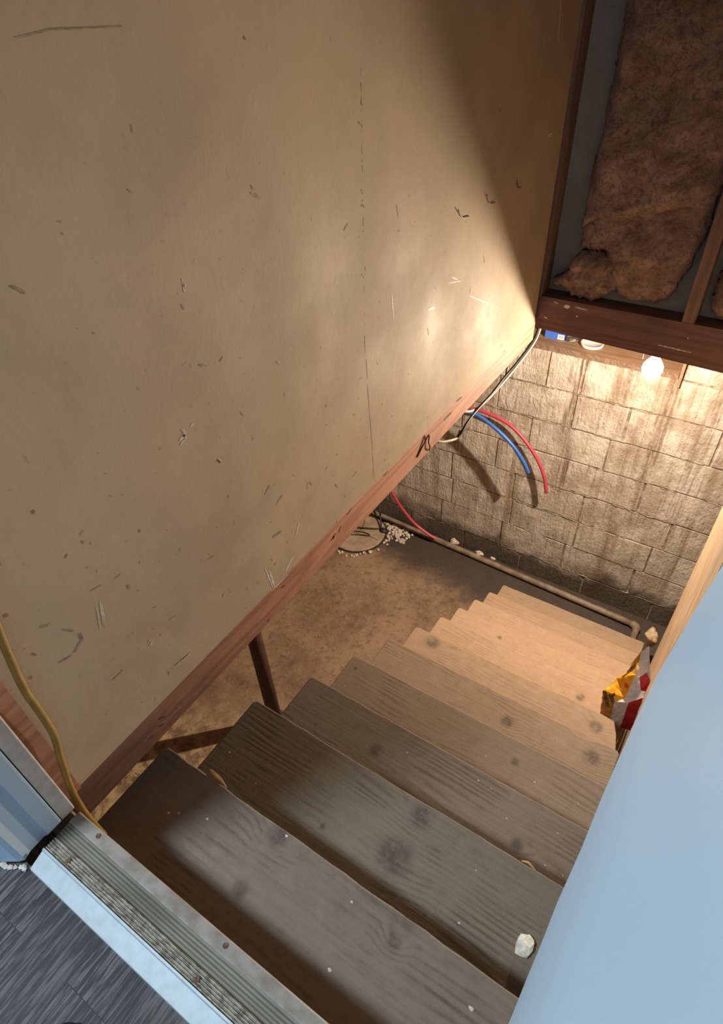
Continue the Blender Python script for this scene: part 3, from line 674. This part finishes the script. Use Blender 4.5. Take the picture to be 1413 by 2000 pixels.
b1 = tag(empty('insulation_batt', (0, 0, 0)), 'pink-brown glass fibre insulation with a torn sagging lower end, left of the brown stud', 'insulation', 'insulation between the studs')
batt('fluffy_slab', [(0.150, 1.75), (0.150, 0.72), (0.138, 0.36), (0.135, 0.335), (0.20, 0.355), (0.29, 0.372), (0.38, 0.405), (0.45, 0.43), (0.53, 0.45), (0.583, 0.50), (0.583, 1.75)], 2.451, 0.085, 0.022, b1, seed=1)
batt('fluffy_slab', [(0.140, 0.345), (0.143, 0.262), (0.19, 0.255), (0.24, 0.262), (0.27, 0.20), (0.285, 0.13), (0.34, 0.095), (0.42, 0.088), (0.47, 0.092), (0.51, 0.13), (0.545, 0.22), (0.575, 0.33), (0.583, 0.52), (0.45, 0.50), (0.30, 0.44), (0.2, 0.42)], 2.451, 0.060, 0.022, b1, seed=4, edge=0.04)
tag(batt('torn_tuft', [(0.150, 0.245), (0.118, 0.205), (0.122, 0.182), (0.098, 0.168), (0.078, 0.140), (0.058, 0.128), (0.072, 0.122), (0.066, 0.108), (0.088, 0.114), (0.086, 0.094), (0.104, 0.108), (0.108, 0.088), (0.122, 0.104), (0.128, 0.082), (0.145, 0.092), (0.152, 0.070), (0.172, 0.084), (0.19, 0.064), (0.205, 0.080), (0.235, 0.066), (0.272, 0.09), (0.31, 0.12), (0.33, 0.18), (0.30, 0.25), (0.22, 0.265)], 2.44, 0.080, 0.040, b1, res=0.006, seed=9, edge=0.05), 'torn tuft hanging over the beam')
b2 = batt('insulation_batt', [(0.668, 1.75), (0.660, 0.6), (0.652, 0.20), (0.655, 0.12), (0.69, 0.082), (0.76, 0.076), (0.945, 0.078), (0.945, 1.75)], 2.451, 0.08, 0.015, None, seed=14)
tag(b2, 'insulation batt at the right edge, beyond the brown stud', 'insulation', 'insulation between the studs')

# ================================================================== lamp
lb = tag(empty('light_bulb', BULB), 'glowing bare light bulb hanging behind the dark beam', 'light bulb')
bm = bmesh.new()
lathe(bm, [(0.004, -0.0430), (0.016, -0.0395), (0.028, -0.032), (0.036, -0.022), (0.041, -0.009), (0.042, 0.004), (0.039, 0.017), (0.032, 0.030), (0.023, 0.042), (0.016, 0.052), (0.013, 0.058)], (0, 0, 0), 28)
link('bulb', bm, 'glow', lb, smooth=True)
bm = bmesh.new(); lathe(bm, [(0.014, 0.055), (0.020, 0.058), (0.022, 0.075), (0.022, 0.105), (0.012, 0.115)], (0, 0, 0), 20); sk = link('socket', bm, 'porcelain', lb, smooth=True)
bm = bmesh.new(); tube(bm, [(0, 0, 0.112), (0.002, 0.0, 0.15), (0.0, 0.0, 0.191)], 0.004, 8, 3); link('cord', bm, 'blackw', lb, smooth=True)
bm = bmesh.new(); tube(bm, [(-0.018, 0, 0.09), (-0.045, 0.01, 0.085), (-0.052, 0.012, 0.06), (-0.050, 0.012, 0.028)], 0.002, 6, 5); link('pull_chain', bm, 'wire', sk, smooth=True)

# ================================================================== ledge over the block wall
bm = boxbm((-1.6, 3.096, -0.5295), (0.583, 3.36, -0.50), 0.003)
for f in bm.faces:
    if f.normal.y < -0.5 and f.calc_center_median().y < 3.1: f.material_index = 1
tag(link('trim_5', bm, ['ledge', 'stringer']), 'orange-brown wooden ledge on top of the block wall', kind='structure')
bm = bmesh.new(); box(bm, (0.588, 3.07, -0.56), (0.602, 3.30, -0.03)); bevel(bm, 0.002, 1)
tag(link('wooden_shim', bm, 'ledge'), 'upright wooden shim at the right end of the ledge, by the bulb', 'wood strip')
bx = tag(empty('carton', (-0.105, 3.235, -0.4995)), 'blue carton with a white barcode panel on the ledge', 'box')
bm = bmesh.new(); box(bm, (-0.055, -0.05, 0), (0.055, 0.05, 0.10)); bevel(bm, 0.003, 2)
o = link('carton_body', bm, 'boxblue', bx); o.rotation_euler = (0, 0, 0.05)
bm = bmesh.new(); box(bm, (0.018, -0.0512, 0.003), (0.054, -0.0502, 0.030))
o = link('white_panel', bm, 'white', bx); o.rotation_euler = (0, 0, 0.05)
bm = bmesh.new()
for k in range(10): box(bm, (0.024 + k * 0.0027, -0.0516, 0.010), (0.024 + k * 0.0027 + random.choice((.0008, .0014)), -0.0512, 0.026))
link('barcode', bm, 'ink', o)
bm = bmesh.new()
pts = [(-0.008 + (0.028 + 0.004 * math.sin(k * 1.7)) * math.cos(k * 0.5), 3.205 + (0.028 + 0.004 * math.cos(k * 2.1)) * math.sin(k * 0.5), -0.4955 + 0.0008 * k) for k in range(34)]
tube(bm, pts, 0.0035, 7, 3)
tag(link('wire_coil', bm, 'brass', smooth=True), 'small grey coil of wire on the ledge', 'wire coil')
bm = bmesh.new(); lathe(bm, [(0.052, 0.0), (0.060, 0.004), (0.062, 0.016), (0.060, 0.020), (0.054, 0.017), (0.046, 0.008), (0.002, 0.007)], (0.105, 3.20, -0.4998), 36)
tag(link('round_lid', bm, 'white', smooth=True), 'round white plastic lid lying on the ledge', 'lid')

# ================================================================== tubes and cables
def hose(name, pts, r, mat, label, cat, group=None):
    bm = bmesh.new(); tube(bm, pts, r, 12, 8)
    return tag(link(name, bm, mat, smooth=True), label, cat, group)
hose('plastic_tube', [(-1.10, 2.98, -0.125), (-1.05, 2.99, -0.55), (-0.90, 3.01, -0.86), (-0.721, 3.030, -0.959), (-0.556, 3.045, -0.998), (-0.407, 3.050, -1.004), (-0.231, 3.050, -1.050), (-0.075, 3.035, -1.168), (0.022, 3.025, -1.304), (0.065, 3.020, -1.437)], 0.0115, 'redpipe', 'red plastic tube curving down in front of the block wall, end cut off', 'tube', 'plastic water tubes')
hose('plastic_tube', [(-1.05, 2.82, -0.125), (-1.00, 2.84, -0.50), (-0.84, 2.88, -0.80), (-0.657, 2.900, -0.895), (-0.507, 2.920, -0.941), (-0.409, 2.935, -0.964), (-0.284, 2.930, -1.017), (-0.174, 2.925, -1.089), (-0.089, 2.925, -1.181), (-0.043, 2.927, -1.259)], 0.0115, 'bluepipe', 'blue plastic tube curving down in front of the block wall', 'tube', 'plastic water tubes')
hose('plastic_tube', [(-1.20, 2.70, -0.125), (-1.20, 2.74, -0.7), (-1.16, 2.80, -1.2), (-1.092, 2.85, -1.57), (-1.03, 2.92, -1.808), (-0.971, 2.97, -1.982), (-0.874, 3.0, -2.12), (-0.765, 3.01, -2.185), (-0.698, 3.02, -2.215)], 0.0115, 'redpipe', 'red plastic tube running down to the drain pipe on the floor', 'tube', 'plastic water tubes')
hose('cable', [(0.0, 2.58, -0.018), (0.0, 2.56, -0.09), (0.0, 2.533, -0.152), (0.0, 2.472, -0.188), (0.0, 2.312, -0.211), (0.0, 2.163, -0.218), (0.0, 2.045, -0.232), (0.0, 1.935, -0.232), (0.0, 1.832, -0.237), (0.0, 1.767, -0.256), (-0.01, 1.745, -0.278)], 0.0052, 'blackw', 'black cable hanging along the underside of the edge board', 'cable', 'cables under the edge board')
hose('cable', [(0.004, 2.60, -0.018), (0.002, 2.585, -0.1), (0.0, 2.553, -0.17), (0.0, 2.491, -0.207), (0.0, 2.307, -0.231), (0.0, 2.168, -0.238), (-0.01, 2.037, -0.255), (-0.01, 1.91, -0.238), (-0.02, 1.807, -0.194), (-0.05, 1.74, -0.123)], 0.0055, 'whitew', 'white cable looping up behind the edge board above the blue tube', 'cable', 'cables under the edge board')
hose('cable', [(-0.01, 1.775, -0.262), (-0.01, 1.745, -0.278), (-0.02, 1.685, -0.261), (-0.04, 1.637, -0.24), (-0.09, 1.60, -0.20), (-0.14, 1.58, -0.122)], 0.0055, 'whitew', 'short dusty white cable curling under the edge board, lowest of the cables', 'cable', 'cables under the edge board')
hose('extension_cord', [(0.068, 0.115, 0.75), (0.066, 0.085, 0.55), (0.062, 0.062, 0.40), (0.060, 0.050, 0.30), (0.059, 0.049, 0.235), (0.058, 0.046, 0.165), (0.057, 0.033, 0.10), (0.056, 0.018, 0.01), (0.056, 0.012, -0.08), (0.058, 0.014, -0.180)], 0.0060, 'yellow', 'yellow cord hanging down beside the door frame', 'cord')

# drain pipe
dp = tag(empty('drain_pipe', (0.0, 3.0, -2.28)), 'dusty plastic drain pipe along the foot of the block wall', 'pipe')
bm = bmesh.new(); tube(bm, [(-2.4, 3.108 - 3.0, 0.026), (-1.294, 0.072, 0.026), (-0.065, 0.025, 0.026), (0.80, -0.008, 0.026)], 0.022, 14, 4); link('pipe_run', bm, 'drain', dp, smooth=True)
bm = bmesh.new(); tube(bm, [(0.795, -0.008, 0.026), (0.818, -0.012, 0.026), (0.832, -0.024, 0.026), (0.834, -0.05, 0.026)], 0.026, 14, 5); link('elbow', bm, 'drain', dp, smooth=True)
bm = bmesh.new(); tube(bm, [(0.834, -0.04, 0.024), (0.836, -0.12, 0.024), (0.838, -0.215, 0.024)], 0.021, 14, 3); link('pipe_stub', bm, 'drain', dp, smooth=True)
for i, (x, y, z, r, lab) in enumerate(((-0.561, 3.075, -2.23, .030, 'lump of old mortar on the drain pipe, just right of the red tube end'), (-0.346, 3.06, -2.235, .026, 'middle lump of old mortar behind the drain pipe'), (-0.235, 3.064, -2.232, .015, 'small round pale mortar lump behind the drain pipe, farthest right'))):
    bm = bmesh.new(); lump(bm, (x, y, z), r, i + 3, 2, 0.5, (1.3, 0.8, 0.7)); tag(link('mortar_lump', bm, 'stone', smooth=False), lab, 'rubble', 'mortar lumps by the drain pipe')

# sump lid, gravel, pump leads
sl = tag(empty('sump_lid', (-1.30, 2.83, -2.28)), 'round cracked concrete sump lid set in the floor', 'sump lid')
bm = bmesh.new(); lathe(bm, [(0.222, -0.002), (0.225, 0.010), (0.218, 0.016), (0.001, 0.018)], (0, 0, 0), 48); slab = link('lid_slab', bm, 'lid', sl)
bm = bmesh.new(); fl = lambda a, b: (a, b, 0.0185)
rough_stroke(bm, [(-0.2, -0.06), (-0.1, -0.03), (0.0, -0.035), (0.1, -0.005), (0.2, -0.01)], 0.006, fl, 0, 0.7); rough_stroke(bm, [(-0.05, 0.20), (0.0, 0.1), (0.02, 0.02), (0.0, -0.04)], 0.005, fl, 0, 0.7)
link('crack', bm, 'crack', slab)
bm = bmesh.new(); lathe(bm, [(0.226, 0.0005), (0.240, 0.0012), (0.240, 0.0005)], (0, 0, 0), 48); link('gap_ring', bm, 'crack', sl)
hose('pump_cable', [(-1.30, 3.05, -0.8), (-1.275, 3.07, -1.6), (-1.255, 3.08, -2.05), (-1.20, 3.02, -2.20), (-1.155, 2.955, -2.245), (-1.16, 2.93, -2.255), (-1.28, 2.86, -2.245), (-1.45, 2.80, -2.25)], 0.006, 'blackw', 'black pump cable dropping to the sump lid', 'cable')
hose('pump_cable', [(-1.42, 2.70, -2.257), (-1.28, 2.78, -2.257), (-1.18, 2.825, -2.257), (-1.235, 2.835, -2.257), (-1.34, 2.80, -2.257)], 0.004, 'blackw', 'thin black wire bent across the sump lid', 'wire')
bm = bmesh.new(); lump(bm, (-1.118, 2.935, -2.262), 0.030, 5, 2, 0.3, (1, 1, 0.8)); tag(link('pipe_cap', bm, 'blackw', smooth=True), 'black plug beside the sump lid', 'plug')
protos = []
for k in range(6):
    bm = bmesh.new(); lump(bm, (0, 0, 0), 1.0, k + 20, 2, 0.55, (1, 0.85, 0.7)); me_o = link('gravel_stone', bm, 'stone'); protos.append(me_o)
spots = []
rs = random.Random(3)
while len(spots) < 74:
    if len(spots) < 50: x, y = rs.gauss(-1.035, 0.055), rs.gauss(2.985, 0.040)
    elif len(spots) < 66:
        a = rs.uniform(-1.7, 0.35); rr = rs.uniform(0.248, 0.285); x, y = -1.30 + rr * math.cos(a), 2.83 + rr * math.sin(a)
    else: x, y = rs.uniform(-1.3, -0.95), rs.uniform(3.03, 3.06)
    if (x + 1.30) ** 2 + (y - 2.83) ** 2 < 0.245 ** 2 or y > 3.038: continue
    r = rs.uniform(0.0085, 0.0175)
    if any((x - a) ** 2 + (y - b) ** 2 < (0.85 * (r + c)) ** 2 for a, b, c in spots):
        if rs.random() < 0.93: continue
    spots.append((x, y, r))
for i, (x, y, r) in enumerate(spots):
    if i < 6: o = protos[i]
    else: o = protos[i % 6].copy(); COL.objects.link(o)
    o.location = (x, y, -2.28 + r * 0.6); o.scale = (r, r, r); o.rotation_euler = (rs.uniform(-.3, .3), rs.uniform(-.3, .3), rs.uniform(0, 6.28))
    tag(o, 'small pale gravel stone in the heap spilled round the sump lid', 'stone', 'pale gravel round the sump lid')

# steel post
sp = tag(empty('support_post', (-0.80, 1.175, -2.28)), 'dark rusty steel post standing under the edge board', 'post')
bm = bmesh.new(); lathe(bm, [(0.040, 0.004), (0.040, 2.15)], (0, 0, 0), 24); link('post_tube', bm, 'steel', sp, smooth=True)
link('base_plate', boxbm((-0.08, -0.08, 0.0), (0.08, 0.08, 0.008), 0.001), 'steel', sp)

# ================================================================== bag on the seventh tread
V = dict(A=(.822,1.565,-1.3295), B=(.862,1.563,-1.3295), C=(.945,1.575,-1.3295), D=(.945,1.700,-1.3295), E=(.83,1.700,-1.3295), A2=(.795,1.575,-1.152), B2=(.849,1.560,-1.170),
  R1=(0.906,1.568,-1.3295),R2=(0.897,1.562,-1.138),C2=(0.937,1.570,-1.079),O1=(0.880,1.580,-1.143),O2=(0.882,1.630,-1.043),O3=(0.876,1.680,-1.012),L1=(0.825,1.640,-1.126),L2=(0.856,1.670,-1.075),W1=(0.919,1.600,-1.082),RA=(0.899,1.630,-1.048),RB=(0.917,1.660,-1.037),T0=(0.869,1.700,-0.980),T1=(0.890,1.710,-0.945),W2=(0.936,1.590,-1.067),RC=(0.940,1.640,-1.055))
mats = ['orange', 'amber', 'bagwhite', 'bagred', 'baggreen', 'bagdark', 'bagheart']
F = [(1, 'A B B2 A2'), (2, 'B R1 R2 B2'), (3, 'R1 C C2 R2'), (0, 'A2 B2 O1'), (0, 'A2 O1 O2 L1'), (0, 'L1 O2 O3 L2'), (2, 'B2 R2 O1'), (2, 'O1 R2 C2 W1'), (2, 'W1 C2 W2'), (2, 'O1 W1 RA O2'), (2, 'O2 RA RB O3'), (2, 'O3 RB T1 T0'),
     (3, 'W1 W2 RC'), (3, 'W1 RC RB'), (3, 'W1 RB RA'), (1, 'E A A2 L1 L2 O3 T0'), (2, 'C D RC'), (2, 'D T1 RC'), (2, 'T1 RB RC'), (2, 'C RC W2'), (2, 'C W2 C2'), (2, 'D E T0 T1'), (2, 'A E D C R1 B')]
bm = bmesh.new(); vv = {k: bm.verts.new(c) for k, c in V.items()}
for m, s in F:
    f = bm.faces.new([vv[k] for k in s.split()]); f.material_index = m
bmesh.ops.triangulate(bm, faces=bm.faces)
for _ in range(4): bmesh.ops.subdivide_edges(bm, edges=bm.edges, cuts=1, use_grid_fill=True, use_single_edge=False)
ST = [('g', (0.802, 1.575, -1.137), (0.816, 1.62, -1.111), 0.007), ('g', (0.837, 1.6, -1.123), (0.842, 1.63, -1.082), 0.005), ('k', (0.851, 1.66, -1.077), (0.879, 1.67, -1.039), 0.009), ('k', (0.842, 1.64, -1.095), (0.857, 1.66, -1.069), 0.005), ('k', (0.801, 1.567, -1.149), (0.83, 1.565, -1.222), 0.01), ('k', (0.811, 1.566, -1.136), (0.844, 1.563, -1.177), 0.008), ('k', (0.835, 1.57, -1.156), (0.845, 1.6, -1.105), 0.003), ('r', (0.858, 1.61, -1.101), (0.869, 1.61, -1.107), 0.010), ('k', (0.869, 1.63, -1.096), (0.869, 1.64, -1.088), 0.005)]
eye = CAM
for f in bm.faces:
    if f.material_index not in (0, 1): continue
    c = f.calc_center_median(); 
    for k, a, b, wd in ST:
        a = Vector(a); b = Vector(b); ab = b - a; tt = max(0, min(1, (c - a).dot(ab) / ab.length_squared))
        if (a + ab * tt - c).length < wd * 0.62 + 0.004: f.material_index = {'g': 4, 'k': 5, 'r': 6}[k]
bmesh.ops.recalc_face_normals(bm, faces=bm.faces); bm.normal_update()
nv = {v: v.normal.copy() for v in bm.verts}
for v in bm.verts:
    if v.co.z < -1.325: continue
    k = 0.004 * noise.noise(v.co * 22) + 0.003 * noise.noise(v.co * 55 + Vector((3, 1, 2)))
    v.co += nv[v] * k
    v.co.x = min(v.co.x, 0.953)
bmesh.ops.recalc_face_normals(bm, faces=bm.faces)
bm.normal_update(); bm.transform(Matrix.Translation((-0.88, -1.63, 1.3295)))
tag(link('plastic_bag', bm, mats, loc=(0.88, 1.63, -1.3295)), 'crumpled orange, white and red plastic bag standing on the stairs at right', 'bag')
bm = bmesh.new(); lump(bm, (0.930, 2.72, -2.0), 0.050, 31, 3, 0.55, (0.8, 0.9, 1.0)); lump(bm, (0.940, 2.74, -2.045), 0.05, 33, 3, 0.55, (0.6, 0.8, 1.0))
tag(link('foam_piece', bm, 'foam', smooth=True), 'tan lump of foam behind the bag beside the wood panel', 'foam')

# ================================================================== small things
bm = bmesh.new(); lump(bm, (0.841, 0.344, -0.373), 0.0175, 11, 2, 0.5, (1.0, 1.25, 0.55)); tag(link('plaster_chunk', bm, 'plaster'), 'white plaster chunk on the second tread near the door frame', 'rubble')
def sliver(name, pts, wd, label):
    bm = bmesh.new(); tube(bm, pts, wd, 5, 2); tag(link(name, bm, 'splinter'), label, 'splinter', 'splinters on the tread edges')
sliver('wood_splinter', [(0.138, 0.232, -0.197), (0.155, 0.228, -0.191), (0.175, 0.226, -0.192), (0.196, 0.221, -0.196)], [.002, .004, .005, .005, .004, .002, .001], 'pale split sliver on the edge of the top tread')
sliver('wood_splinter', [(0.775, 0.492, -0.385), (0.79, 0.496, -0.383), (0.808, 0.490, -0.385)], [.001, .002, .0025, .002, .001], 'thin sliver on the edge of the second tread')
# bent nails in the tan wall
for pts, lab in (([(1.523, .610), (1.558, .581), (1.603, .572)], 'bent nail in the tan wall, lowest of the three'), ([(1.707, .606), (1.739, .573), (1.782, .566)], 'bent nail in the tan wall, on the shadow edge'), ([(1.938, .590), (1.955, .568), (1.981, .562)], 'bent nail in the tan wall, inside the shadow')):
    bm = bmesh.new(); a, b, c = pts
    tube(bm, [(0.0395, c[0], c[1]), (0.0425, c[0], c[1]), (0.0425, c[0] - .004, c[1] + 0.0005), (0.043, b[0], b[1]), (0.0445, a[0], a[1])], 0.0013, 7, 3)
    tag(link('bent_nail', bm, 'wire', smooth=True), lab, 'nail', 'bent nails in the tan wall')
bm = bmesh.new(); tube(bm, [(0.038, 1.335, -0.092), (0.040, 1.37, -0.066), (0.044, 1.402, -0.042), (0.041, 1.406, -0.075), (0.044, 1.412, -0.095), (0.038, 1.418, -0.116)], 0.0024, 7, 4)
tag(link('bent_wire', bm, 'wire', smooth=True), 'bent wire hook on the reddish edge board', 'wire')
# shoe tip on the kitchen floor
sh = tag(empty('shoe', (0.345, -0.279, 0.0)), 'rounded tip of a black shoe on the grey kitchen floor', 'shoe')
bm = bmesh.new(); bmesh.ops.create_uvsphere(bm, u_segments=28, v_segments=16, radius=1.0)
for v in bm.verts:
    y = v.co.y; ht = 0.042 + 0.030 * max(0, -y) ; wdt = 0.044 - 0.006 * (y < 0) * -y
    v.co = Vector((v.co.x * wdt * (1 + 0.1 * y), -0.045 + y * 0.130, 0.012 + max(v.co.z, -0.15) * ht))
link('upper', bm, 'shoe', sh, smooth=True)
bm = bmesh.new(); pts = [(0.047 * math.cos(a) * (1 + 0.1 * math.sin(a)), -0.045 + 0.135 * math.sin(a)) for a in [2 * math.pi * k / 36 for k in range(36)]]
prism(bm, pts, 2, 0.0, 0.014); link('sole', bm, 'shoe', sh)
